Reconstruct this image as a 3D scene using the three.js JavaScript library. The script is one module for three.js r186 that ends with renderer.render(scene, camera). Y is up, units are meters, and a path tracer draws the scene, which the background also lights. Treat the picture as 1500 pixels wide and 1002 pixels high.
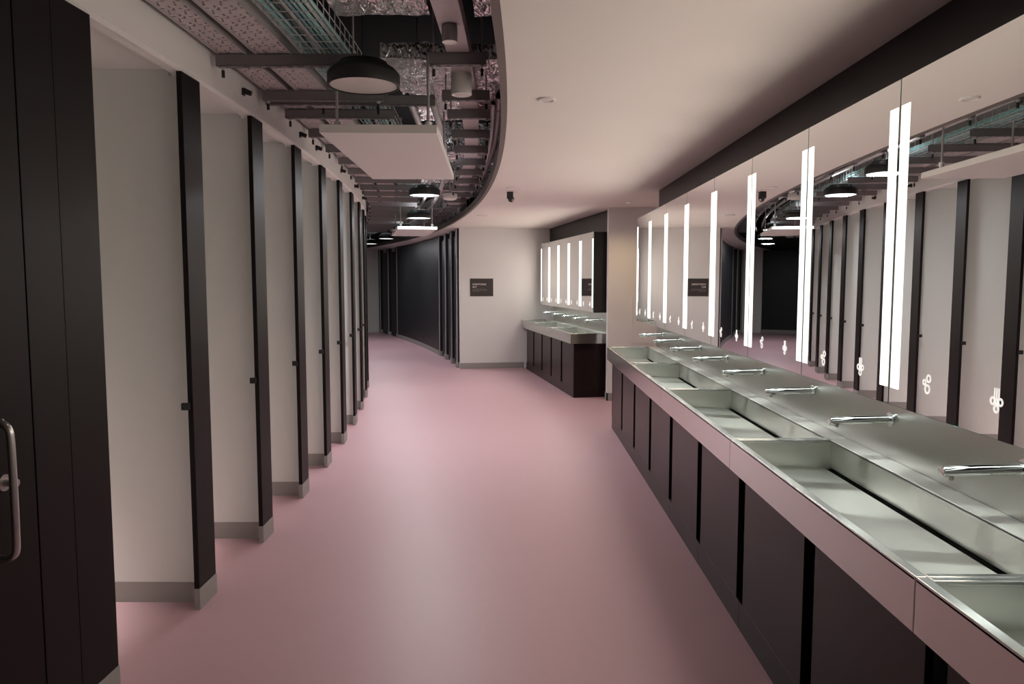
import * as THREE from 'three';
import { mergeGeometries } from 'three/addons/utils/BufferGeometryUtils.js';
import { RoundedBoxGeometry } from 'three/addons/geometries/RoundedBoxGeometry.js';
import { ImprovedNoise } from 'three/addons/math/ImprovedNoise.js';
import { RectAreaLightUniformsLib } from 'three/addons/lights/RectAreaLightUniformsLib.js';

// ───────────────────────── camera, exposure, light levels ─────────────────────────
// plan coordinates: X to the right, D = depth ahead of the camera (three.js z = -D), heights in metres
const scene = new THREE.Scene();
scene.background = new THREE.Color(0, 0, 0);
const camera = new THREE.PerspectiveCamera(2 * Math.atan(501 / 1090) * 180 / Math.PI, 1500 / 1002, 0.05, 80);
camera.position.set(0, 1.62, 0);
camera.rotation.order = 'YXZ';
camera.rotation.set(-4.668 * Math.PI / 180, 0.576 * Math.PI / 180, 0);
const renderer = new THREE.WebGLRenderer();
renderer.toneMapping = THREE.LinearToneMapping;
renderer.toneMappingExposure = 1.0;
renderer.shadowMap.enabled = true;
RectAreaLightUniformsLib.init();
const L = {
  strip: 14.3, stripColor: [1, 0.86, 0.745],
  under: 7.5, spot: 1.35, underColor: [0.93, 1, 0.93],
  uplight: 30,
  pendant: 140, pendantColor: [0.97, 0.97, 1],
  cubicle: 40, cubicleColor: [0.97, 0.95, 0.88],
  alcove: 2.6, alcoveColor: [1, 0.73, 0.42],
};

// ───────────────────────── helpers ─────────────────────────
let seed = 7;
const rnd = () => { seed = (seed * 1664525 + 1013904223) >>> 0; return seed / 4294967296; };
const noise = new ImprovedNoise();
const taken = {};
const ORD = ['first', 'second', 'third', 'fourth', 'fifth', 'sixth', 'seventh', 'eighth', 'ninth', 'tenth', 'eleventh', 'twelfth', 'thirteenth', 'fourteenth', 'fifteenth', 'sixteenth', 'seventeenth', 'eighteenth', 'nineteenth', 'twentieth', 'twenty-first'];
function numbered(name) {
  const n = taken[name] = (taken[name] ?? -1) + 1;
  return n ? `${name}_${String(n).padStart(3, '0')}` : name;
}
const CEIL = 2.6, SLAB = 3.55, ROD = 2.97;

// arcs: the row of cubicles, the ceiling rim and the far outer row curve to the left
const IN = { cx: -42.743, cd: 3.576, r: 41.164 };
const RIM = { cx: -40.935, cd: 3.473, r: 40.841 };
const OUT = { cx: -48.334, cd: 3.174, r: 48.36 };
const ang = (c, D) => Math.asin((D - c.cd) / c.r);
function onArc(c, D, o = 0) { const t = ang(c, D); return { x: c.cx + (c.r + o) * Math.cos(t), d: c.cd + (c.r + o) * Math.sin(t), t }; }

function xf(g, x, y, z, ry = 0, rx = 0, rz = 0) {
  const m = new THREE.Matrix4().makeRotationFromEuler(new THREE.Euler(rx, ry, rz, 'YXZ')); m.setPosition(x, y, z);
  return g.applyMatrix4(m);
}
// box between two corners (x0..x1, y0..y1, z0..z1) with uv in metres
function bx(x0, x1, y0, y1, z0, z1) {
  const w = x1 - x0, h = y1 - y0, d = z1 - z0, g = new THREE.BoxGeometry(w, h, d), uv = g.attributes.uv, n = g.attributes.normal;
  for (let i = 0; i < uv.count; i++) {
    const ax = Math.abs(n.getX(i)) > .5 ? [d, h] : Math.abs(n.getY(i)) > .5 ? [w, d] : [w, h];
    uv.setXY(i, uv.getX(i) * ax[0], uv.getY(i) * ax[1]);
  }
  g.translate((x0 + x1) / 2, (y0 + y1) / 2, (z0 + z1) / 2);
  return g;
}
function rbx(x0, x1, y0, y1, z0, z1, r = 0.004, seg = 2) {
  const g = new RoundedBoxGeometry(x1 - x0, y1 - y0, z1 - z0, seg, r);
  g.translate((x0 + x1) / 2, (y0 + y1) / 2, (z0 + z1) / 2);
  return g;
}
function cyl(r0, r1, h, seg = 20) { return new THREE.CylinderGeometry(r1, r0, h, seg); }
function clean(gs) {
  gs = (Array.isArray(gs) ? gs : [gs]).map((g) => { const k = g.index ? g.toNonIndexed() : g; for (const a of Object.keys(k.attributes)) if (!['position', 'normal', 'uv'].includes(a)) k.deleteAttribute(a); return k; });
  return gs.length > 1 ? mergeGeometries(gs) : gs[0];
}
function obj(name, geos, mat, parent) {
  const m = new THREE.Mesh(clean(geos), mat);
  m.name = parent && parent !== scene ? name : numbered(name);
  m.castShadow = m.receiveShadow = true;
  (parent ?? scene).add(m);
  return m;
}
function tag(o, label, category, group) { o.userData.label = label; o.userData.category = category; if (group) o.userData.group = group; return o; }
function thing(name, label, category, x, h, D, turn = 0, group) {
  const o = new THREE.Group(); o.name = numbered(name); o.position.set(x, h, -D); o.rotation.y = turn; scene.add(o);
  return tag(o, label, category, group);
}
function copy(o, x, h, D, turn = 0, label) {
  const c = o.clone(); c.name = numbered(o.name.replace(/_\d{3}$/, '')); c.position.set(x, h, -D); c.rotation.y = turn; scene.add(c);
  c.userData = { ...o.userData }; if (label) c.userData.label = label;
  return c;
}
function struct(name, geos, mat, label) { const o = obj(name, geos, mat); o.userData.kind = 'structure'; if (label) o.userData.label = label; return o; }
// sweep a profile [[offset, height], ...] along an arc from depth D0 to D1
function sweep(c, prof, D0, D1, n, closed = true, caps = true, org = null) {
  const pos = [], uv = [], P = [];
  for (let i = 0; i <= n; i++) { const D = D0 + (D1 - D0) * i / n; P.push(prof.map(([o, h]) => { const p = onArc(c, D, o); return [p.x, h, -p.d]; })); }
  const m = prof.length, E = closed ? m : m - 1; let per = 0;
  for (let j = 0; j < E; j++) {
    const k = (j + 1) % m, len = Math.hypot(prof[k][0] - prof[j][0], prof[k][1] - prof[j][1]);
    for (let i = 0; i < n; i++) {
      const a = P[i][j], b = P[i + 1][j], d = P[i][k], e = P[i + 1][k], u0 = (D1 - D0) * i / n, u1 = (D1 - D0) * (i + 1) / n;
      pos.push(...a, ...d, ...b, ...b, ...d, ...e);
      uv.push(u0, per, u0, per + len, u1, per, u1, per, u0, per + len, u1, per + len);
    }
    per += len;
  }
  if (closed && caps) {
    const tri = THREE.ShapeUtils.triangulateShape(prof.map((p) => new THREE.Vector2(...p)), []);
    for (const [q, fl] of [[P[0], false], [P[n], true]]) for (const t of tri) { const s = fl ? t : [t[0], t[2], t[1]]; for (const v of s) { pos.push(...q[v]); uv.push(prof[v][0], prof[v][1]); } }
  }
  if (org) for (let i = 0; i < pos.length; i += 3) { pos[i] -= org[0]; pos[i + 1] -= org[1]; pos[i + 2] -= org[2]; }
  const g = new THREE.BufferGeometry();
  g.setAttribute('position', new THREE.Float32BufferAttribute(pos, 3)); g.setAttribute('uv', new THREE.Float32BufferAttribute(uv, 2));
  g.computeVertexNormals();
  return g;
}
function tube(pts, r, seg = 6, n = null) {
  const c = new THREE.CatmullRomCurve3(pts.map((p) => new THREE.Vector3(...p)));
  return new THREE.TubeGeometry(c, n ?? Math.max(2, pts.length * 2), r, seg, false);
}
function rectLight(parent, w, h, intensity, color, pos, towards) {
  const l = new THREE.RectAreaLight(new THREE.Color().setRGB(...color), intensity, w, h);
  l.position.set(...pos); parent.add(l);
  // RectAreaLight shines along its own -z
  const dir = new THREE.Vector3(...towards).normalize();
  l.quaternion.setFromUnitVectors(new THREE.Vector3(0, 0, -1), dir);
  l.name = 'light';
  return l;
}

// ───────────────────────── materials ─────────────────────────
function noiseTex(size, fn, srgb = false, rep = 1) {
  const data = new Uint8Array(size * size * 4);
  for (let y = 0; y < size; y++) for (let x = 0; x < size; x++) {
    const c = fn(x / size, y / size), i = (y * size + x) * 4;
    for (let k = 0; k < 3; k++) data[i + k] = Math.max(0, Math.min(255, Math.round(255 * (Array.isArray(c) ? c[k] : c))));
    data[i + 3] = 255;
  }
  const t = new THREE.DataTexture(data, size, size); t.wrapS = t.wrapT = THREE.RepeatWrapping; t.magFilter = THREE.LinearFilter;
  if (srgb) t.colorSpace = THREE.SRGBColorSpace; t.repeat.set(rep, rep); t.needsUpdate = true; return t;
}
const per = (u, v, f, z) => { // tileable noise
  const n = (a, b) => noise.noise(a * f, b * f, z);
  return (n(u, v) * (1 - u) * (1 - v) + n(u - 1, v) * u * (1 - v) + n(u, v - 1) * (1 - u) * v + n(u - 1, v - 1) * u * v);
};
const mat = (o) => new THREE.MeshStandardMaterial(o), phys = (o) => new THREE.MeshPhysicalMaterial(o);
const lin = (r, g, b) => new THREE.Color().setRGB(r, g, b);
const floorBump = noiseTex(256, (u, v) => .5 + .3 * per(u, v, 60, 1) + .2 * rndAt(u, v), false, 2.5);
function rndAt(u, v) { const s = Math.sin(u * 917.3 + v * 3571.7) * 43758.5453; return s - Math.floor(s) - .5; }
const floorTint = noiseTex(512, (u, v) => { const n = 1 + .025 * per(u, v, 4, 3) + .02 * per(u, v, 40, 5) + .03 * rndAt(u * 512, v * 512); return [.94 * n, .94 * n, .94 * n]; }, false, .5);
const paintTint = noiseTex(256, (u, v) => { const n = .96 + .02 * per(u, v, 5, 9) + .015 * rndAt(u * 91, v * 77); return [n, n, n]; }, false, .4);
const brushed = noiseTex(512, (u, v) => .5 + .5 * (per(u * 1, v, 3, 2) * .3 + .8 * rndAt(0, Math.floor(v * 512)) + .35 * rndAt(Math.floor(u * 16), Math.floor(v * 512))), false, 2);
const steelRough = noiseTex(256, (u, v) => { const n = .92 + .1 * per(u, v, 5, 12) + .05 * per(u, v, 14, 4); return [n, n, n]; }, false, 1);
const foilBump = noiseTex(512, (u, v) => { let a = 0; for (const [f, w] of [[9, .5], [19, .3], [37, .2]]) a += w * Math.abs(per(u, v * .45, f, f)) * 2; return 1 - a; }, false, 1.6);
const M = {
  floor: mat({ color: lin(.60, .375, .415), map: floorTint, roughness: .44, bumpMap: floorBump, bumpScale: .00012 }),
  ceiling: mat({ color: lin(.78, .745, .70), map: paintTint, roughness: .9 }),
  wall: mat({ color: lin(.74, .73, .71), map: paintTint, roughness: .85 }),
  partition: mat({ color: lin(.72, .74, .71), map: paintTint, roughness: .5 }),
  slab: mat({ color: lin(.018, .017, .017), roughness: .95 }),
  black: phys({ color: lin(.0085, .0062, .006), roughness: .48, specularIntensity: .33 }),
  blackDoor: phys({ color: lin(.014, .015, .018), roughness: .42, specularIntensity: .6 }),
  plum: phys({ color: lin(.014, .0068, .0072), roughness: .32, specularIntensity: .45 }),
  fascia: phys({ color: lin(.014, .011, .0105), roughness: .4, specularIntensity: .5 }),
  skirting: mat({ color: lin(.30, .285, .27), roughness: .6 }),
  steel: mat({ color: lin(.56, .57, .55), metalness: 1, roughness: .18, roughnessMap: steelRough, bumpMap: brushed, bumpScale: .00003 }),
  bowl: mat({ color: lin(.58, .585, .545), metalness: .82, roughness: .33, roughnessMap: steelRough, bumpMap: brushed, bumpScale: .00003 }),
  splash: mat({ color: lin(.50, .50, .47), metalness: 1, roughness: .36, roughnessMap: steelRough, bumpMap: brushed, bumpScale: .00003 }),
  chrome: mat({ color: lin(.82, .83, .84), metalness: 1, roughness: .06 }),
  satin: mat({ color: lin(.6, .58, .56), metalness: 1, roughness: .32 }),
  mirror: mat({ color: lin(.86, .87, .86), metalness: 1, roughness: .004 }),
  glassEdge: mat({ color: lin(.10, .32, .25), roughness: .15 }),
  stripLight: mat({ color: lin(.8, .8, .8), emissive: lin(1, .97, .92), emissiveIntensity: 1.5, roughness: .4 }),
  underLight: mat({ color: lin(.8, .8, .8), emissive: lin(...L.underColor), emissiveIntensity: 1.3, roughness: .4 }),
  iconLight: mat({ color: lin(.9, .9, .9), emissive: lin(1, .96, .9), emissiveIntensity: .75, roughness: .5 }),
  pendantLight: mat({ color: lin(.8, .8, .8), emissive: lin(...L.pendantColor), emissiveIntensity: 1.8, roughness: .4 }),
  diffuserOff: mat({ color: lin(.62, .58, .56), roughness: .45 }),
  alcoveLight: mat({ color: lin(.8, .8, .8), emissive: lin(1, .86, .66), emissiveIntensity: 2, roughness: .4 }),
  lampBlack: mat({ color: lin(.01, .01, .01), roughness: .55 }),
  galv: mat({ color: lin(.48, .45, .45), metalness: .35, roughness: .42 }),
  tray: mat({ color: lin(.55, .50, .50), metalness: .2, roughness: .48 }),
  trunk: mat({ color: lin(.62, .56, .57), metalness: .15, roughness: .45, map: paintTint }),
  strut: mat({ color: lin(.22, .205, .21), metalness: .25, roughness: .5 }),
  wire: mat({ color: lin(.6, .62, .62), metalness: .4, roughness: .35 }),
  foil: mat({ color: lin(.95, .93, .94), metalness: .82, roughness: .24, bumpMap: foilBump, bumpScale: .022 }),
  cableTeal: mat({ color: lin(.22, .42, .42), roughness: .5 }),
  cableDark: mat({ color: lin(.13, .24, .26), roughness: .5 }),
  cableGrey: mat({ color: lin(.42, .45, .43), roughness: .5 }),
  white: mat({ color: lin(.72, .70, .67), roughness: .5 }),
  pink: mat({ color: lin(.62, .42, .46), roughness: .6 }),
  rim: mat({ color: lin(.12, .10, .09), roughness: .5, metalness: .2 }),
  sign: null,
};

// ───────────────────────── the setting ─────────────────────────
struct('floor', bx(-14, 4, -.12, 0, -28, 3), M.floor, 'dusty pink vinyl floor');
// ceiling with its curved edge
{
  const s = new THREE.Shape(); const pts = [];
  for (let i = 0; i <= 90; i++) { const p = onArc(RIM, -2.8 + 30 * i / 90, 0); pts.push([p.x, p.d]); }
  s.moveTo(4, -2.8); pts.forEach((p) => s.lineTo(p[0], p[1])); s.lineTo(4, pts[pts.length - 1][1]); s.closePath();
  const g = new THREE.ExtrudeGeometry(s, { depth: .06, bevelEnabled: false });
  g.rotateX(-Math.PI / 2); g.translate(0, CEIL, 0);
  struct('ceiling', g, M.ceiling, 'smooth off-white plaster ceiling with a curved edge');
  struct('trim_1', sweep(RIM, [[-.004, CEIL - .006], [.032, CEIL - .006], [.032, CEIL + .002], [.0, CEIL + .002], [0, CEIL + .075], [-.004, CEIL + .075]], -2.8, 26.5, 110), M.rim, 'brown metal edge trim along the curved ceiling opening');
}
struct('ceiling_soffit', bx(-14, 4, SLAB, SLAB + .15, -28, 3), M.slab, 'dark structural soffit above the services');
// cubicle row: bulkhead, back wall, cubicle ceiling
struct('wall_left', sweep(IN, [[-.10, CEIL + .03], [-.07, CEIL], [-.014, CEIL], [0, CEIL + .014], [0, SLAB], [-.10, SLAB]], -2.8, 25, 120), M.wall, 'off-white curved bulkhead above the cubicles');
struct('wall_cubicle_back', sweep(IN, [[-1.65, 0], [-1.55, 0], [-1.55, CEIL + .1], [-1.65, CEIL + .1]], -2.8, 25, 60), M.wall, 'pale back wall of the cubicles');
struct('ceiling_cubicles', sweep(IN, [[-1.65, CEIL + .03], [-.1, CEIL + .03], [-.1, CEIL + .09], [-1.65, CEIL + .09]], -2.8, 25, 60), M.wall, 'flat pale ceiling of the cubicles');
// outer closing walls
struct('wall_rear', bx(-5, 4, 0, SLAB, 2.6, 2.8), M.wall, 'wall behind the viewer');
struct('wall_outer', bx(3.0, 3.2, 0, SLAB, -28, 2.7), M.wall, 'wall closing the passage');
struct('wall_far', bx(-14, 3.2, 0, SLAB, -28, -27.8), M.wall, 'far closing wall');

// ───────────────────────── cubicle partitions (left row) ─────────────────────────
const SK = .105;
function skirt(x0, x1, z0, z1) { return rbx(x0, x1, 0, SK, z0, z1, .003, 1); }
function makePartition() {
  const t = thing('cubicle_partition', 'white cubicle partition capped by a black pilaster with grey skirting', 'partition', 0, 0, 0, 0, 'partitions along the curved cubicle row');
  obj('partition_panel', [bx(-1.55, -.101, SK, CEIL + .029, -.115, -.085), bx(-.101, -.026, SK, CEIL - .001, -.115, -.085)], M.partition, t);
  obj('partition_skirting', bx(-1.55, -.026, 0, SK, -.118, -.082), M.skirting, t);
  obj('pilaster', rbx(-.026, 0, SK, CEIL - .001, -.2, 0, .002, 1), M.black, t);
  obj('pilaster_skirting', rbx(-.028, .003, 0, SK, -.203, .003, .002, 1), M.skirting, t);
  const k = obj('lock_keep', rbx(-.05, -.012, 1.0, 1.035, .0, .022, .004, 2), M.lampBlack, t);
  k.userData.label = 'black lock keep';
  return t;
}
const PIL = [3.548, 4.49, 5.44, 6.36, 7.30, 8.28, 9.28, 10.29, 11.24, 12.2, 13.16, 14.12, 15.08, 16.04, 17.0, 18.0, 19.0, 20.0, 21.0, 22.0];
let part0;
PIL.forEach((D, i) => {
  const p = onArc(IN, D, 0);
  if (!i) { part0 = makePartition(); part0.position.set(p.x, 0, -p.d); part0.rotation.y = p.t; } else copy(part0, p.x, 0, p.d, p.t);
  [...scene.children].pop().userData.label = `${ORD[i]} white cubicle partition with black pilaster counted from the wide black end panel`;
});
// a small downlight in the ceiling of each cubicle
PIL.slice(0, 15).forEach((D, i) => {
  const p = onArc(IN, D - .36, -1.1), d = thing('cubicle_downlight', `small round downlight in the ceiling of the ${ORD[i]} cubicle from the wide black end panel`, 'downlight', p.x, CEIL + .01, p.d, p.t, 'downlights of the cubicles');
  obj('bezel', new THREE.LatheGeometry([[.062, .008], [.066, 0], [.085, .006], [.085, .02]].map((v) => new THREE.Vector2(...v)), 36), M.white, d);
  obj('lamp_diffuser', xf(cyl(.064, .064, .006, 36), 0, .009, 0), M.alcoveLight, d);
  const sp = new THREE.SpotLight(lin(...L.cubicleColor), L.cubicle, 0, .40, 1, 2); sp.position.set(0, -.004, 0); sp.target.position.set(0, -1, 0); sp.castShadow = true; sp.shadow.radius = 3; sp.name = 'light'; d.add(sp); d.add(sp.target);
});
// wide black end panel and the closed door with the pull handle beside it
{
  const p = onArc(IN, 2.40, 0), t = thing('end_panel', 'wide black end panel with grey skirting next to the door with a pull handle', 'panel', p.x, 0, p.d, p.t);
  obj('panel_board', [rbx(-.03, 0, SK, CEIL - .001, -.185, 0, .002, 1), rbx(-.03, 0, SK, CEIL - .001, -.415, -.187, .002, 1)], M.black, t);
  obj('panel_skirting', rbx(-.032, .003, 0, SK, -.418, 0, .002, 1), M.skirting, t);
  obj('return_panel', [bx(-1.545, -.101, SK, CEIL + .027, -.33, -.30), bx(-.101, -.032, SK, CEIL - .002, -.33, -.30)], M.partition, t);
  obj('return_skirting', bx(-1.55, -.032, 0, SK, -.333, -.297), M.skirting, t);
  const q = onArc(IN, 1.45, 0);
  const d = thing('cubicle_door', 'closed black door with a rounded steel pull handle', 'door', q.x, 0, q.d, q.t);
  obj('door_leaf', rbx(-.035, -.004, .012, CEIL - .004, -.935, 0, .002, 1), M.black, d);
  const hp = [], z = -.745, H0 = .775, H1 = 1.195, R = .035;
  hp.push([-.004, H1, z]); hp.push([.03, H1, z]);
  for (let i = 0; i <= 5; i++) { const a = Math.PI / 2 - i / 5 * Math.PI / 2; hp.push([.065 - R + R * Math.cos(a), H1 - R + R * Math.sin(a), z]); }
  for (let i = 0; i <= 5; i++) { const a = -i / 5 * Math.PI / 2; hp.push([.065 - R + R * Math.cos(a), H0 + R + R * Math.sin(a), z]); }
  hp.push([.02, H0, z]); hp.push([-.004, H0, z]);
  obj('pull_handle', tube(hp, .0115, 12, 60), M.satin, d);
  obj('thumb_turn', [xf(cyl(.012, .012, .05), .02, 1.0, z - .045, 0, 0, Math.PI / 2), xf(cyl(.026, .026, .008), 0.002, 1.0, z - .045, 0, 0, Math.PI / 2)], M.satin, d);
  const r = onArc(IN, .45, 0);
  const w = thing('cubicle_side_panel', 'black panel on the other side of the closed door', 'panel', r.x, 0, r.d, r.t);
  obj('panel_board', rbx(-.03, 0, SK, CEIL - .001, -.99, 3.0, .002, 1), M.black, w);
  obj('panel_skirting', rbx(-.032, .003, 0, SK, -.99, 3.0, .002, 1), M.skirting, w);
}

// ───────────────────────── washbasin runs ─────────────────────────
// local axes of a run: +x from the counter's front edge into the wall, -z along the run, away from the viewer
const XB = .45, XW = .555, XM = .315, HC = .9, HA = .76, MB = 1.195, MT = 2.297;
function run(ox, od, a) { return { at: (x, u) => ({ x: ox + x * Math.cos(a) - u * Math.sin(a), d: od + x * Math.sin(a) + u * Math.cos(a) }), a }; }
const RA = run(.965, 0, 0), RB = run(.704, 10.21, 10.3 * Math.PI / 180);

function makeBasin(len, label, group, R, u, closeNear, closeFar) {
  const p = R.at(0, u), t = thing('trough_basin', label, 'washbasin', p.x, HA, p.d, R.a, group), y = (h) => h - HA, e = .0012;
  const z0 = -len + e, z1 = -e, B = .022;
  obj('front_apron', [rbx(0, .014, 0, y(HC), z0, z1, .003, 2), ...(closeNear ? [bx(.002, XW - .003, 0, y(HC) - .002, z1 - .012, z1)] : []), ...(closeFar ? [bx(.002, XW - .003, 0, y(HC) - .002, z0, z0 + .012)] : [])], M.steel, t);
  obj('rim', [rbx(0, .032, y(HC) - .012, y(HC) + .002, z0, z1, .004, 2), rbx(.03, XB + .003, y(HC) - .012, y(HC) + .002, z0, z0 + B, .004, 2), rbx(.03, XB + .003, y(HC) - .012, y(HC) + .002, z1 - B, z1, .004, 2)], M.steel, t);
  obj('ledge', rbx(XB, XW - .0125, y(HC) - .012, y(HC) + .001, z0, z1, .003, 2), M.bowl, t);
  // bowl: four walls and a floor falling to the slot at the back
  const zf = z0 + B - .002, zn = z1 - B + .002, floorF = .79, floorR = .77, q = (pts) => { const g = new THREE.BufferGeometry(); g.setAttribute('position', new THREE.Float32BufferAttribute(pts.flat(), 3)); const uv = pts.map((s) => [s[2], s[0] + s[1]]).flat(); g.setAttribute('uv', new THREE.Float32BufferAttribute(uv, 2)); g.setIndex([0, 1, 2, 0, 2, 3]); g.computeVertexNormals(); return g; };
  const tilt = bx(.026, XB - .022, -.004, 0, zf, zn); tilt.rotateZ(0);
  { const ps = tilt.attributes.position; for (let i = 0; i < ps.count; i++) { const k = (ps.getX(i) - .026) / (XB - .048); ps.setY(i, ps.getY(i) + y(floorF + (floorR - floorF) * k)); } tilt.computeVertexNormals(); }
  obj('bowl', [tilt, bx(.026, .030, y(.765), y(HC) - .005, zf, zn), bx(.026, XB + .004, y(.765), y(HC) - .005, zf - .004, zf), bx(.026, XB + .004, y(.765), y(HC) - .005, zn, zn + .004), bx(XB, XB + .004, y(.775), y(HC) - .005, zf, zn)], M.bowl, t);
  const zd = closeNear ? zn - .1 : zn;
  obj('drain_channel', [bx(XB - .03, XB + .004, -.062, -.058, zf, zd), bx(XB - .03, XB - .026, -.058, .008, zf, zd), bx(XB, XB + .004, -.058, y(.7749), zf, zd), bx(XB - .026, XB, -.058, .008, zf - .004, zf), bx(XB - .026, XB, -.058, .008, zd, zd + .004), ...(closeNear ? [bx(XB - .026, XB + .001, .004, .009, zd, zn)] : [])], M.steel, t);
  return t;
}
function makeCabinet(len, label, group, R, u, end) {
  const p = R.at(0, u), t = thing('vanity_cabinet', label, 'cabinet', p.x, 0, p.d, R.a, group), g = .048;
  obj('carcass', [bx(.3, XW - .016, .005, HA - .075, -len + .0005, -.0005), bx(.0855, .3, .1, .128, -len + .0005, -.0005)], M.plum, t);
  obj('front_panel', rbx(.06, .082, .13, HA - .004, -len + g, -g + (end === 'near' ? g - .001 : 0), .002, 1), M.plum, t);
  obj('plinth', rbx(.06, .085, 0, .13, -len + .0005, -.0005, .002, 1), M.plum, t);
  if (end) obj('end_panel', rbx(.062, XW - .004, 0, HA - .004, ...(end === 'near' ? [0, .018] : [-len - .018, -len]), .002, 1), M.plum, t);
  return t;
}
function ring(r, w, y, z, seg = 20) { const g = new THREE.TorusGeometry(r, w, 6, seg); g.rotateY(Math.PI / 2); g.scale(.3, 1, 1); g.translate(0, y, z); return g; }
function makeMirror(len, label, group, R, u, end) {
  const p = R.at(0, u), t = thing('mirror_cabinet', label, 'mirror', p.x, MB, p.d, R.a, group), y = (h) => h - MB;
  obj('cabinet_body', bx(XM + .0075, XW - .0125, .012, y(MT) - .012, -len, 0), M.lampBlack, t);
  const glass = obj('glass_pane', bx(XM + .001, XM + .007, 0, y(MT), -len + .002, -.002), M.glassEdge, t); glass.userData.label = 'green glass edge';
  obj('mirror_face', bx(XM, XM + .0009, .0015, y(MT) - .0015, -len + .0035, -.0035), M.mirror, t);
  const h0 = y(1.255), h1 = y(2.205), w = .052;
  for (const zc of [-.012 - w / 2, -len + .012 + w / 2]) {
    const s = obj('light_strip', rbx(XM - .0025, XM - .0001, h0, h1, zc - w / 2, zc + w / 2, .001, 1), M.stripLight, t); s.userData.label = 'glowing vertical light strip';
    rectLight(t, w, h1 - h0, L.strip, L.stripColor, [XM - .0045, (h0 + h1) / 2, zc], [-1, 0, 0]);
  }
  // lit etched icons: bubbles and a jet with drops
  const zi = -len / 2, yi = y(1.30), b = obj('soap_icon', [ring(.0105, .0032, yi + .016, zi - .165 + .012), ring(.0075, .003, yi + .002, zi - .165 - .012), ring(.0125, .0034, yi - .018, zi - .165 + .006)].map((g) => g.translate(XM - .0008, 0, 0)), M.iconLight, t);
  b.userData.label = 'glowing bubble symbol';
  const j = obj('tap_icon', [...[-.009, 0, .009].map((dz) => bx(XM - .001, XM - .0001, yi + .002, yi + .034, zi + .18 + dz - .0018, zi + .18 + dz + .0018)), ...[[-.016, -.002, .009], [.016, -.002, .009], [0, -.002, .006], [0, -.022, .009]].map(([dz, dy, r]) => ring(r, .003, yi + dy, zi + .18 + dz).translate(XM - .0008, 0, 0))], M.iconLight, t);
  j.userData.label = 'glowing water jet symbol';
  const led = obj('under_light', bx(.41, .44, .004, .012, -len + .01, -.01), M.underLight, t); led.userData.label = 'light strip under the mirror';
  rectLight(t, len - .02, .03, L.under, L.underColor, [.425, .002, -len / 2], [0, -1, 0]);
  const sl = obj('spot_lamp', xf(cyl(.016, .016, .006, 16), .36, .006, zi), M.underLight, t); sl.userData.label = 'small round lamp under the mirror';
  const sp = new THREE.SpotLight(lin(...L.underColor), L.spot, 0, .74, .16, 2); sp.position.set(.36, .0015, zi); sp.target.position.set(.33, -1, zi); sp.castShadow = true; sp.shadow.radius = .5; sp.name = 'light'; t.add(sp); t.add(sp.target);
  for (const dz of [-.165, .18]) obj('nozzle', xf(cyl(.008, .01, .03, 12), .385, -.003, zi + dz), M.satin, t);
  if (end) obj('end_panel', bx(XM + .008, XW - .013, -.008, y(MT) - .004, ...(end === 'near' ? [0, .012] : [-len - .012, -len])), M.lampBlack, t);
  return t;
}
function makeTap(label, group, R, u) {
  const p = R.at(XW - .012, u), t = thing('wall_tap', label, 'tap', p.x, 1.063, p.d, R.a, group), len = .252;
  const s = new THREE.LatheGeometry([[0, 0], [.0165, 0], [.0165, len - .004], [.0145, len], [0, len]].map((v) => new THREE.Vector2(...v)), 24);
  s.rotateZ(Math.PI / 2); s.rotateZ(.03);
  obj('spout', s, M.chrome, t);
  obj('wall_flange', xf(cyl(.027, .03, .01, 28), -.005, 0, 0, 0, 0, Math.PI / 2), M.chrome, t);
  obj('aerator', xf(cyl(.007, .008, .01, 14), -len + .03, -.028, 0), M.satin, t);
  return t;
}
const nearU = .17, mod = .8;
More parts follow.
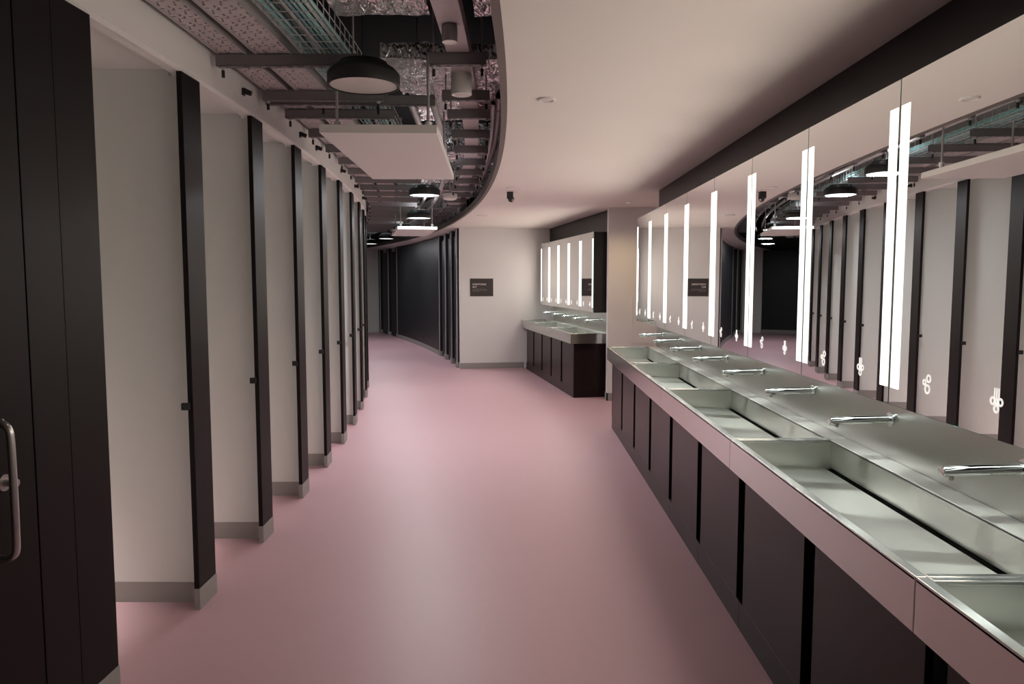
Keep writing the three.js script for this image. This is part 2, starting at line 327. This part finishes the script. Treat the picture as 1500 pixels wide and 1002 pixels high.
{
  for (let k = 0; k < 5; k++) makeBasin(1.6, `${ORD[4 - k]} long brushed steel trough basin from the pale nib wall`, 'steel troughs of the long counter', RA, nearU + 1.6 * k, false, k === 4);
  for (let k = 0; k < 10; k++) {
    makeCabinet(mod, `${ORD[9 - k]} plum-black cabinet under the long counter from its end by the pale wall`, 'cabinets under the long counter', RA, nearU + mod * k, k === 9 ? 'far' : null);
    makeMirror(mod, `${ORD[9 - k]} light-edged mirror above the long counter from its end by the pale wall`, 'mirrors above the long counter', RA, nearU + mod * k, k === 9 ? 'far' : null);
    makeTap(`${ORD[k]} chrome wall spout over the long counter from its end by the pale wall`, 'taps of the long counter', RA, 7.79 - .8 * k);
  }
  const m2 = .695;
  [[1.39, 0], [1.39, 1.39], [.96, 2.78]].forEach(([l, u], i) => makeBasin(l, ['steel trough basin at the open end of the short counter', 'middle steel trough basin of the short counter', 'short steel trough basin against the white wall with the dark sign'][i], 'steel troughs of the short counter', RB, u, i === 0, i === 2));
  for (let k = 0; k < 5; k++) {
    makeCabinet(m2, `${ORD[4 - k]} plum-black cabinet under the short counter from the white end wall`, 'cabinets under the short counter', RB, .08 + m2 * k, k === 0 ? 'near' : null);
    makeMirror(m2, `${ORD[4 - k]} light-edged mirror above the short counter from the white end wall`, 'mirrors above the short counter', RB, m2 * k, k === 0 ? 'near' : null);
    makeTap(`${ORD[4 - k]} chrome wall spout over the short counter from the white end wall`, 'taps of the short counter', RB, m2 * (k + .5));
  }
  // backsplashes
  const pa = RA.at(0, nearU), ba = thing('backsplash', 'brushed steel backsplash behind the taps of the long counter', 'backsplash', pa.x, HC, pa.d, 0);
  obj('steel_sheet', bx(XW - .012, XW, 0, MB + .01 - HC, -8, 0), M.splash, ba);
  const pb = RB.at(0, 0), bb = thing('backsplash', 'brushed steel backsplash behind the taps of the short counter', 'backsplash', pb.x, HC, pb.d, RB.a);
  obj('steel_sheet', bx(XW - .012, XW, 0, MB + .01 - HC, -3.46, 0), M.splash, bb);
  // walls that carry the mirrors, and the dark fascia above them
  const g = (R, x0, x1, y0, y1, u0, u1) => { const b = bx(x0, x1, y0, y1, -u1, -u0), p = R.at(0, 0); b.rotateY(R.a); b.translate(p.x, 0, -p.d); return b; };
  struct('wall_right', g(RA, XW + .001, XW + .2, 0, SLAB, -2.8, 8.165), M.wall, 'wall carrying the mirrors of the long counter');
  struct('trim_2', g(RA, XW - .011, XW, 2.25, CEIL - .002, -2.8, 8.165), M.fascia, 'dark plum fascia above the mirrors of the long counter');
  struct('wall_right_far', g(RB, XW + .001, XW + .2, 0, SLAB, -.02, 3.77), M.wall, 'wall carrying the mirrors of the short counter');
  struct('trim_3', g(RB, XW - .011, XW, 2.25, CEIL - .002, -.0, 3.768), M.fascia, 'dark plum fascia above the mirrors of the short counter');
  struct('wall_end', g(RB, -1.146, XW + .2, 0, CEIL + .06, 3.77, 3.92), M.wall, 'white end wall with the dark sign');
  struct('baseboard_end', g(RB, -1.148, .055, 0, SK, 3.755, 3.771), M.skirting, 'grey skirting of the white end wall');
  struct('wall_nib', bx(1.19, 3.0, 0, SLAB, -10.20, -10.04), M.wall, 'pale wall beside the short counter');
  struct('baseboard_nib', [bx(1.18, 3.0, 0, SK, -10.05, -10.028), bx(1.178, 1.2, 0, SK, -10.2, -10.028)], M.skirting, 'grey skirting of the pale wall beside the short counter');
  // access hatch
  const h = thing('access_hatch', 'flush access hatch in the pale wall behind the long mirrors', 'hatch', 1.72, .78, 10.04);
  obj('hatch_frame', [bx(-.2, -.19, 0, .64, 0, .006), bx(.19, .2, 0, .64, 0, .006), bx(-.2, .2, 0, .01, 0, .006), bx(-.2, .2, .63, .64, 0, .006)], M.white, h);
  obj('hatch_door', bx(-.187, .187, .013, .627, -.001, .003), M.wall, h);
  // dark sign on the end wall
  const cv = document.createElement('canvas'); cv.width = 512; cv.height = 384; const c = cv.getContext('2d');
  c.fillStyle = '#2c241f'; c.fillRect(0, 0, 512, 384); c.fillStyle = '#cfc4bd'; c.font = 'bold 50px sans-serif';
  c.fillText('EVERYTHING', 52, 144, 310); c.fillText('BUT', 52, 202);
  c.fillStyle = '#7c7370';
  for (let r = 0; r < 3; r++) { let x = 52; while (x < [352, 368, 190][r]) { const w = 10 + rnd() * 26; c.fillRect(x, 228 + r * 24, w, 8); x += w + 7; } }
  const tx = new THREE.CanvasTexture(cv); tx.colorSpace = THREE.SRGBColorSpace;
  M.sign = mat({ map: tx, roughness: .5 });
  const sp = RB.at(-.742, 3.77), sg = thing('wall_sign', 'dark brown sign with white lettering on the white end wall', 'sign', sp.x, 1.345, sp.d, RB.a);
  obj('sign_board', bx(-.215, .215, 0, .325, .001, .012), M.plum, sg);
  const pl = new THREE.PlaneGeometry(.43, .325); pl.translate(0, .1625, .0128); obj('sign_print', pl, M.sign, sg);
}

// ───────────────────────── far outer row of dark cubicles ─────────────────────────
{
  struct('wall_outer_row', sweep(OUT, [[.12, 0], [.22, 0], [.22, SLAB], [.12, SLAB]], 14.0, 25, 40), M.wall, 'pale wall behind the dark cubicle fronts');
  const mk = (() => {
    const t = thing('dark_pilaster', 'narrow black pilaster in the dark cubicle front down the corridor', 'pilaster', 0, 0, 0, 0, 'pilasters of the dark cubicle row');
    obj('pilaster_board', rbx(-.002, .11, SK, CEIL - .012, -.17, 0, .002, 1), M.blackDoor, t);
    obj('edge_strip', bx(-.005, .012, SK, CEIL - .012, -.011, .001), M.galv, t);
    obj('pilaster_skirting', rbx(-.006, .11, 0, SK, -.172, .002, .002, 1), M.skirting, t);
    return t;
  })();
  [13.86, 14.56, 15.33, 16.12, 21.32, 22.35, 23.3].forEach((D, i) => { const p = onArc(OUT, D); if (!i) { mk.position.set(p.x, 0, -p.d); mk.rotation.y = p.t; } else copy(mk, p.x, 0, p.d, p.t);
    (i ? scene.children[scene.children.length - 1] : mk).userData.label = `${ORD[i]} black pilaster of the dark cubicle row from the white end wall`; });
  let d0;
  [[14.06, .49], [14.76, .56], [15.53, .58], [21.52, .82], [22.55, .74]].forEach(([D, w], i) => {
    const p = onArc(OUT, D), t = thing('dark_cubicle_door', `${ORD[i]} black cubicle door between the dark pilasters from the white end wall`, 'door', p.x, 0, p.d, p.t, 'doors of the dark cubicle row');
    obj('door_leaf', rbx(.05, .085, .02, CEIL - .12, -w, 0, .002, 1), M.blackDoor, t);
    obj('lock', xf(cyl(.012, .014, .02, 12), .045, 1.02, -.05, 0, 0, Math.PI / 2), M.satin, t);
  });
  const q = onArc(OUT, 16.3), t = thing('dark_wall_panel', 'long flat black panel between the dark cubicle fronts', 'panel', q.x, 0, q.d);
  const org = [q.x, 0, -q.d];
  obj('panel_board', sweep(OUT, [[0, SK], [.1, SK], [.1, CEIL - .012], [0, CEIL - .012]], 16.3, 21.3, 24, true, true, org), M.blackDoor, t);
  obj('panel_skirting', sweep(OUT, [[-.004, 0], [.1, 0], [.1, SK], [-.004, SK]], 16.3, 21.3, 24, true, true, org), M.skirting, t);
  // end of the corridor: a white nib and a dark panel across it
  const e = onArc(OUT, 23.55), a = e.t;
  const wallEnd = bx(-.55, .3, 0, CEIL, -.3, -.16); wallEnd.rotateY(a); wallEnd.translate(e.x, 0, -e.d);
  struct('wall_corridor_end', wallEnd, M.wall, 'white wall at the end of the corridor');
  const dp = thing('corridor_end_panel', 'black panel closing the end of the corridor', 'panel', e.x, 0, e.d, a);
  obj('panel_board', bx(-2.1, -.56, SK, CEIL - .02, -.3, -.2), M.blackDoor, dp);
  obj('panel_skirting', bx(-2.1, -.56, 0, SK, -.3, -.195), M.skirting, dp);
}

// ───────────────────────── services in the open ceiling void ─────────────────────────
const DV0 = -1, DV1 = 20;
const STR = [3.88, 4.60, 5.09, 5.75, 6.4, 7.05, 7.7, 8.35, 9.0, 9.65, 10.3, 10.95, 11.6, 12.25, 12.9, 13.6, 14.3, 15, 15.8, 16.6];
const HB = 2.715, HT = HB + .06;
// trapeze brackets: slotted channel, two threaded rods with black caps
function makeBracket(name, label, group, len, rodIn, top = 2.87) {
  const t = thing(name, label, 'bracket', 0, 0, 0, 0, group);
  const base = new THREE.Shape([[0, 0], [len, 0], [len, .041], [0, .041]].map((v) => new THREE.Vector2(...v)));
  for (let x = .03; x < len - .04; x += .055) base.holes.push(new THREE.Path([[x, .014], [x, .027], [x + .028, .027], [x + .028, .014]].map((v) => new THREE.Vector2(...v))));
  const plate = new THREE.ExtrudeGeometry(base, { depth: .004, bevelEnabled: false }); plate.rotateX(-Math.PI / 2);
  const ch = [plate, bx(0, len, 0, .06, -.004, 0), bx(0, len, 0, .06, -.041, -.037), bx(0, len, .056, .06, -.014, 0), bx(0, len, .056, .06, -.041, -.028)];
  obj('channel', ch, M.strut, t);
  for (const x of [rodIn, len - rodIn]) {
    obj('threaded_rod', xf(cyl(.005, .005, top - HB + .03, 8), x, (top - HB - .03) / 2, -.02), M.galv, t);
    obj('washer', xf(cyl(.014, .014, .008, 6), x, -.005, -.02), M.galv, t);
    obj('rod_cap', xf(cyl(.0085, .0085, .035, 10), x, -.036, -.02), M.lampBlack, t);
  }
  return t;
}
{
  const A = ['trapeze_bracket', 'bracket', 'brackets under the cable trays', .73, .03], B = ['trunking_bracket', 'bracket', 'brackets under the trunking', .29, .022];
  const tall = [makeBracket(...A, SLAB), makeBracket(...B, SLAB)], low = [makeBracket(...A), makeBracket(...B)];
  STR.forEach((D, i) => {
    const src = i < 1 ? tall : low, p = [onArc(IN, D, .03), onArc(IN, D - .02, 1.12)];
    const lab = [`${ORD[i]} dark slotted channel bracket under the cable trays from the wide black end panel`, `${ORD[i]} short slotted bracket under the grey trunking from the small grey sensor`];
    src.forEach((b, k) => {
      if (i === 0 || i === 1) { b.position.set(p[k].x, HB, -p[k].d); b.rotation.y = p[k].t; b.userData.label = lab[k]; } else copy(b, p[k].x, HB, p[k].d, p[k].t, lab[k]);
    });
  });
  const b3 = makeBracket('long_bracket', 'long slotted channel bracket reaching past the round black lamp', undefined, 1.04, .35);
  const r = onArc(IN, 4.66, .03); b3.position.set(r.x, HB - .012, -r.d); b3.rotation.y = r.t;
}
// perforated cable trays
function perfTile(w, len) {
  const s = new THREE.Shape(); s.moveTo(0, 0); s.lineTo(w, 0); s.lineTo(w, len); s.lineTo(0, len); s.closePath();
  const slot = (x, y, ww, hh) => { const h = new THREE.Path(); h.moveTo(x, y); h.lineTo(x, y + hh); h.lineTo(x + ww, y + hh); h.lineTo(x + ww, y); h.closePath(); s.holes.push(h); };
  const n = Math.round(w / .036), st = w / n;
  for (let i = 0; i < n; i++) { const x = i * st + st / 2; slot(x - .004, len * .06 + (i % 2) * .022, .008, .019); slot(x - .011 + (i % 3) * .003, len * .52 + (i % 2) * .018, .017, .008); slot(x + .006, len * .8 - (i % 2) * .03, .007, .015); }
  const g = new THREE.ShapeGeometry(s); g.rotateX(-Math.PI / 2); return g;
}
function makeTray(label, o0, o1) {
  const base = onArc(IN, 4, o0), t = thing('cable_tray', label, 'cable tray', base.x, HT, base.d), org = [base.x, HT, -base.d], tiles = [], tile = .1;
  const tl = perfTile(o1 - o0, tile + .0015);
  for (let D = 1.2; D < 9; D += tile) { const p = onArc(IN, D, o0), g = tl.clone(); g.rotateY(p.t); g.translate(p.x - org[0], .002, -p.d - org[2]); tiles.push(g); }
  obj('perforated_base', tiles, M.tray, t);
  for (const [a, b] of [[DV0, 1.2], [9, DV1]]) obj('plain_base', sweep(IN, [[o0, HT], [o1, HT], [o1, HT + .003], [o0, HT + .003]], a, b, 24, true, true, org), M.tray, t);
  for (const o of [o0, o1 - .003]) obj('side_rail', [sweep(IN, [[o, HT], [o + .003, HT], [o + .003, HT + .05], [o, HT + .05]], DV0, DV1, 50, true, true, org), sweep(IN, [[o - .003, HT - .003], [o + .006, HT - .003], [o + .006, HT + .002], [o - .003, HT + .002]], DV0, DV1, 50, true, true, org)], M.galv, t);
}
makeTray('narrow perforated steel cable tray along the bulkhead', .045, .185);
makeTray('wide perforated steel cable tray beside the wire basket', .235, .42);
// wire basket with cables
{
  const o0 = .475, o1 = .71, base = onArc(IN, 4, o0), org = [base.x, HT, -base.d], t = thing('wire_basket', 'steel wire cable basket holding teal cables', 'cable basket', base.x, HT, base.d);
  const w = .0017, sq = (o, h) => [[o - w, h - w], [o + w, h - w], [o + w, h + w], [o - w, h + w]];
  const longs = []; for (let i = 0; i <= 4; i++) longs.push(sweep(IN, sq(o0 + (o1 - o0) * i / 4, HT + .006), DV0, DV1, 50, true, true, org));
  for (const o of [o0, o1]) for (const h of [.055, .105]) longs.push(sweep(IN, sq(o, HT + h), DV0, DV1, 50, true, true, org));
  const lw = obj('long_wires', longs, M.wire, t); lw.userData.kind = 'stuff';
  const cross = [];
  for (let D = 1; D < 18; D += .1) {
    const p = onArc(IN, D, o0), W = o1 - o0;
    const g = clean([bx(0, W, 0, 2 * w, -w, w), bx(-w, w, 0, .105, -w, w), bx(W - w, W + w, 0, .105, -w, w)]);
    g.rotateY(p.t); g.translate(p.x - org[0], 0, -p.d - org[2]); cross.push(g);
  }
  const cw = obj('cross_wires', cross, M.wire, t); cw.userData.kind = 'stuff';
  const cm = [M.cableTeal, M.cableTeal, M.cableDark, M.cableGrey];
  for (let k = 0; k < 18; k++) {
    const row = k % 3, col = Math.floor(k / 3), pts = [], oc = o0 + .018 + (col < 1 ? .0 : .055) + col * .025 + (row % 2) * .011, h0 = HT + .021 + row * .019;
    for (let D = DV0 + .5; D <= DV1 - 2; D += .7) { const p = onArc(IN, D, oc + .006 * noise.noise(D, k * 3.1, 0)); pts.push([p.x, h0 + .003 * noise.noise(D * .7, k, 4), -p.d]); }
    const mt = k % 4;
    const label = ['teal data cable lying in the wire basket', 'teal data cable lying in the wire basket', 'dark teal data cable lying in the wire basket', 'grey data cable lying in the wire basket'][mt];
    tag(obj('data_cable', tube(pts, .0085, 6, 60), cm[mt]), label, 'cable', ['teal cables in the basket', 'teal cables in the basket', 'dark teal cables in the basket', 'grey cables in the basket'][mt]);
  }
}
// grey trunking along the right side of the opening
{
  const o0 = 1.21, o1 = 1.325, base = onArc(IN, 4, o0), org = [base.x, HT, -base.d], t = thing('steel_trunking', 'grey rectangular steel trunking along the curved ceiling edge', 'trunking', base.x, HT, base.d);
  for (let D = DV0; D < 11; D += 2) obj('trunking_section', sweep(IN, [[o0, HT + .001], [o1, HT + .001], [o1, HT + .08], [o0, HT + .08]], D + .001, Math.min(D + 1.998, 10.6), 10, true, true, org), M.trunk, t);
  const e = onArc(IN, 10.75, 1.18), jb = thing('junction_box', 'grey steel junction box at the end of the trunking', 'box', e.x, HT - .02, e.d, e.t);
  obj('box_body', rbx(0, .2, 0, .11, -.2, 0, .004, 1), M.trunk, jb); obj('box_lid', rbx(.01, .19, -.006, .0, -.19, -.01, .002, 1), M.galv, jb);
}
// crumpled foil ducts across the void
function foilBox(x0, x1, y0, y1, d0, d1, amp, sx = 46, sy = 5, sz = 34, z = 0) {
  const g = new THREE.BoxGeometry(x1 - x0, y1 - y0, d1 - d0, sx, sy, sz); g.translate((x0 + x1) / 2, (y0 + y1) / 2, -(d0 + d1) / 2);
  const p = g.attributes.position, uv = g.attributes.uv, n = g.attributes.normal;
  for (let i = 0; i < p.count; i++) {
    const x = p.getX(i), y = p.getY(i), d = p.getZ(i);
    let k = 0; for (const [f, w] of [[5, .6], [13, .35], [29, .2]]) k += w * (Math.abs(noise.noise(x * f * .5 + z, y * f, d * f)) * 2 - .5);
    p.setXYZ(i, x + amp * k * noise.noise(x * 7, y * 7, d * 7 + 3), y + amp * k, d + amp * k * noise.noise(x * 6 + 5, y * 9, d * 7));
    if (Math.abs(n.getY(i)) > .5) uv.setXY(i, x, d); else if (Math.abs(n.getX(i)) > .5) uv.setXY(i, d, y * 1); else uv.setXY(i, x, y);
  }
  g.computeVertexNormals(); return g;
}
function foilDuct(label, ...a) {
  const [x0, x1, y0, y1, d0, d1] = a, t = thing('foil_duct', label, 'duct', (x0 + x1) / 2, y0, (d0 + d1) / 2);
  const g = foilBox(...a); g.translate(-(x0 + x1) / 2, -y0, (d0 + d1) / 2);
  obj('foil_wrap', g, M.foil, t);
  const h = []; for (const x of [x0 + .1, x1 - .1]) h.push(xf(cyl(.006, .006, SLAB - y1 + .02, 8), x - (x0 + x1) / 2, (SLAB + y1) / 2 - y0, 0));
  obj('hanger_rods', h, M.galv, t);
  return t;
}
foilDuct('large crumpled foil duct above the first brackets', -.86, -.42, 2.87, 3.25, 1.0, 3.62, .02, 30, 8, 90, 0);
foilDuct('foil duct beside the grey trunking at the ceiling edge', -.21, .6, 2.87, 3.2, 1.0, 3.62, .02, 30, 8, 80, 4);
foilDuct('bright foil duct crossing behind the round black lamp', -.80, .5, 2.89, 2.98, 4.38, 6.0, .02, 60, 3, 70, 8);
foilDuct('foil duct crossing behind the hung white panel', -.98, .3, 2.90, 3.16, 7.4, 8.1, .018, 56, 8, 30, 12);
foilDuct('small foil duct crossing above the far lamps', -1.3, .1, 2.90, 3.16, 9.3, 9.8, .018, 56, 8, 20, 16);
foilDuct('farthest foil duct crossing the ceiling void', -1.9, -.3, 2.90, 3.16, 11.0, 11.6, .018, 56, 8, 22, 20);
// steel pipes running with the corridor, above the trunking
for (const [o, h, r, lab] of [[.86, 2.84, .022, 'slim steel conduit between the basket and the lamps'], [1.02, 2.83, .026, 'steel pipe next to the grey trunking'], [1.43, 2.80, .016, 'slim steel conduit hard against the curved ceiling edge'], [1.47, 2.85, .026, 'thick steel pipe above the curved ceiling edge']]) {
  const pts = []; for (let D = 5; D <= 18; D += .6) { const p = onArc(IN, D, o); pts.push([p.x, h, -p.d]); }
  tag(obj('steel_pipe', tube(pts, r, 10, 60), M.galv), lab, 'pipe');
}
for (const [D, h, label] of [[7.2, 2.86, 'cross conduit above the hung white panel'], [9.95, 2.84, 'cross conduit behind the second round lamp'], [12.6, 2.86, 'cross conduit beyond the far lamps']]) {
  const a = onArc(IN, D, .72), b = onArc(IN, D, 1.48);
  tag(obj('cross_conduit', tube([[a.x, h, -a.d], [(a.x + b.x) / 2, h, -(a.d + b.d) / 2], [b.x, h, -b.d]], .016, 10, 8), M.galv), label, 'pipe');
}
// pink wrapped pipe ends by the rim
{
  const p = onArc(IN, 5.35, 1.34), t = thing('wrapped_pipe', 'pair of short pink wrapped pipe ends by the curved ceiling edge', 'pipe', p.x, 2.84, p.d, p.t);
  for (const h of [0, .055]) { const g = new THREE.CapsuleGeometry(.026, .16, 4, 14); g.rotateZ(Math.PI / 2); g.translate(.09, h, 0); obj('pink_wrap', g, M.pink, t); }
}
// black clamps on the bulkhead
{
  let c0; for (const D of [4.35, 5.6, 6.15, 7.4, 8.6, 9.8]) {
    const p = onArc(IN, D, .004);
    if (!c0) { c0 = thing('black_clamp', 'small black clamp fixed to the off-white bulkhead between the trays and cubicles', 'clamp', p.x, 2.70, p.d, p.t, 'clamps on the bulkhead'); obj('clamp_body', xf(cyl(.014, .018, .05, 12), .022, 0, 0, 0, .3, 1.2), M.lampBlack, c0); obj('clamp_plate', rbx(-.004, .004, -.02, .02, -.02, .02, .002, 1), M.lampBlack, c0); }
    else copy(c0, p.x, 2.70, p.d, p.t);
  }
}
// round black pendant lamps
function makePendant(label, x, D, lit, group, h = 2.595) {
  const t = thing('pendant_lamp', label, 'lamp', x, h, D, 0, group), r = .18;
  const body = new THREE.LatheGeometry([[r - .012, .004], [r - .012, 0], [r, 0], [r, .055], [r - .006, .066], [r - .022, .082], [.13, .1], [.122, .106], [.118, .116], [0, .116]].map((v) => new THREE.Vector2(...v)), 56);
  obj('lamp_housing', body, M.lampBlack, t);
  const df = xf(cyl(r - .012, r - .012, .008, 56), 0, .008, 0);
  obj('lamp_diffuser', df, lit ? M.pendantLight : M.diffuserOff, t);
  obj('lamp_stem', xf(cyl(.006, .006, SLAB - h - .08, 10), 0, (SLAB - h + .08) / 2, 0), M.lampBlack, t);
  if (lit) {
    rectLight(t, .24, .24, L.pendant, L.pendantColor, [0, -.004, 0], [0, -1, 0]);
    const up = new THREE.RingGeometry(.03, .11, 40); up.rotateX(-Math.PI / 2); up.translate(0, .1175, 0);
    obj('lamp_uplight', up, M.pendantLight, t);
    rectLight(t, .15, .15, L.uplight, L.pendantColor, [0, .122, 0], [0, 1, 0]);
  }
}
makePendant('round black pendant lamp with an unlit dull diffuser', -.782, 3.82, false);
makePendant('lit round black pendant lamp hidden behind the hung white panel', -.78, 6.92, true);
makePendant('lit round black pendant lamp on a stem nearest the white puck', -1.085, 8.6, true);
makePendant('lit round black pendant lamp just before the far hung panel', -1.46, 10.9, true, undefined, 2.53);
makePendant('lit round black pendant lamp behind the far hung panel', onArc(IN, 14.3, .8).x, 14.3, true);
{ const p = onArc(IN, 17, .8), q = onArc(IN, 19.3, .85); makePendant('distant lit round black pendant lamp deep in the corridor', p.x, p.d, true, 'distant pendant lamps'); makePendant('distant lit round black pendant lamp deep in the corridor', q.x, q.d, true, 'distant pendant lamps'); }
// hung white panels
function makeRaft(label, x, D, turn, w, len) {
  const h = 2.4, t = thing('hung_panel', label, 'ceiling panel', x, h, D, turn);
  obj('panel_board', rbx(-w / 2, w / 2, 0, .045, -len, 0, .003, 1), M.white, t);
  for (const [a, b] of [[-1, .1], [1, .1], [-1, .9], [1, .9]]) {
    obj('hanger_cap', xf(cyl(.014, .02, .05, 12), a * (w / 2 - .06), .07, -len * b), M.white, t);
    obj('hanger_rod', xf(cyl(.008, .008, 2.87 - h - .09, 8), a * (w / 2 - .06), (2.87 - h + .09) / 2, -len * b), M.galv, t);
  }
}
makeRaft('large white panel hung below the cable trays', -.747, 4.0, 2.2 * Math.PI / 180, .62, 1.79);
makeRaft('far white panel hung on four rods beyond the lamps', -1.54, 11.31, 12.5 * Math.PI / 180, .60, 1.75);
// spot fittings and the white puck
{
  const p = thing('cylinder_spot', 'white cylinder spot fitting under the grey trunking', 'spot lamp', -.327, 2.66, 4.27);
  obj('spot_body', new THREE.LatheGeometry([[.040, .006], [.052, 0], [.058, .004], [.058, .125], [.052, .132], [0, .132]].map((v) => new THREE.Vector2(...v)), 40), M.white, p);
  obj('spot_lens', xf(cyl(.041, .041, .006, 32), 0, .006, 0), M.diffuserOff, p);
  obj('spot_bracket', rbx(-.05, .05, .13, .155, -.03, .03, .004, 1), M.strut, p);
  const q = thing('sensor', 'small grey cylinder sensor with a pale face under the trunking', 'sensor', -.318, 2.70, 3.47);
  obj('sensor_body', new THREE.LatheGeometry([[.034, 0], [.036, .002], [.036, .07], [.03, .078], [0, .078]].map((v) => new THREE.Vector2(...v)), 32), M.strut, q);
  obj('sensor_face', xf(cyl(.034, .034, .004, 32), 0, .001, 0), M.white, q);
  const s = thing('ceiling_puck', 'white round puck detector hung near the curved ceiling edge', 'detector', -.87, 2.63, 9.4);
  obj('puck_body', new THREE.LatheGeometry([[0, 0], [.05, 0], [.082, .012], [.092, .03], [.092, .075], [.08, .08], [0, .08]].map((v) => new THREE.Vector2(...v)), 40), M.white, s);
  obj('puck_stem', xf(cyl(.01, .01, SLAB - 2.71, 8), 0, .08 + (SLAB - 2.71) / 2, 0), M.galv, s);
}
// fittings on the smooth ceiling
function disc(name, label, cat, x, D, r, m, group) {
  const t = thing(name, label, cat, x, CEIL - .012, D, 0, group);
  obj('bezel', new THREE.LatheGeometry([[r * .72, .006], [r * .78, 0], [r, .006], [r, .012]].map((v) => new THREE.Vector2(...v)), 36), M.white, t);
  obj('lens', xf(cyl(r * .73, r * .73, .004, 32), 0, .008, 0), m, t);
  return t;
}
disc('downlight', 'unlit recessed downlight in the smooth ceiling', 'downlight', .146, 4.11, .05, M.diffuserOff);
disc('ceiling_speaker', 'flat round ceiling speaker above the black camera', 'speaker', -.05, 7.95, .095, M.ceiling);
disc('ceiling_speaker', 'flat round ceiling speaker in front of the white end wall', 'speaker', -.55, 11.2, .09, M.ceiling);
{
  const d = disc('alcove_downlight', 'lit warm downlight above the pale wall', 'downlight', 1.347, 9.36, .05, M.alcoveLight);
  const sp = new THREE.SpotLight(lin(...L.alcoveColor), L.alcove, 0, 1.25, .8, 2); sp.position.set(0, -.01, 0); sp.target.position.set(0, -1, 0); sp.castShadow = true; sp.shadow.radius = 1.5; sp.name = 'light'; d.add(sp); d.add(sp.target);
  const c = thing('security_camera', 'small black security camera on the smooth ceiling', 'camera', -.105, 2.49, 8.3);
  obj('camera_mount', rbx(-.035, .035, .035, .11, -.035, .035, .006, 2), M.lampBlack, c);
  const eye = new THREE.SphereGeometry(.034, 24, 16); eye.translate(.012, .03, .012); obj('camera_eye', eye, M.lampBlack, c);
  obj('camera_lens', xf(cyl(.012, .012, .01, 16), .03, .018, .038, 0, 1.2, 0), M.satin, c);
}
renderer.render(scene, camera);
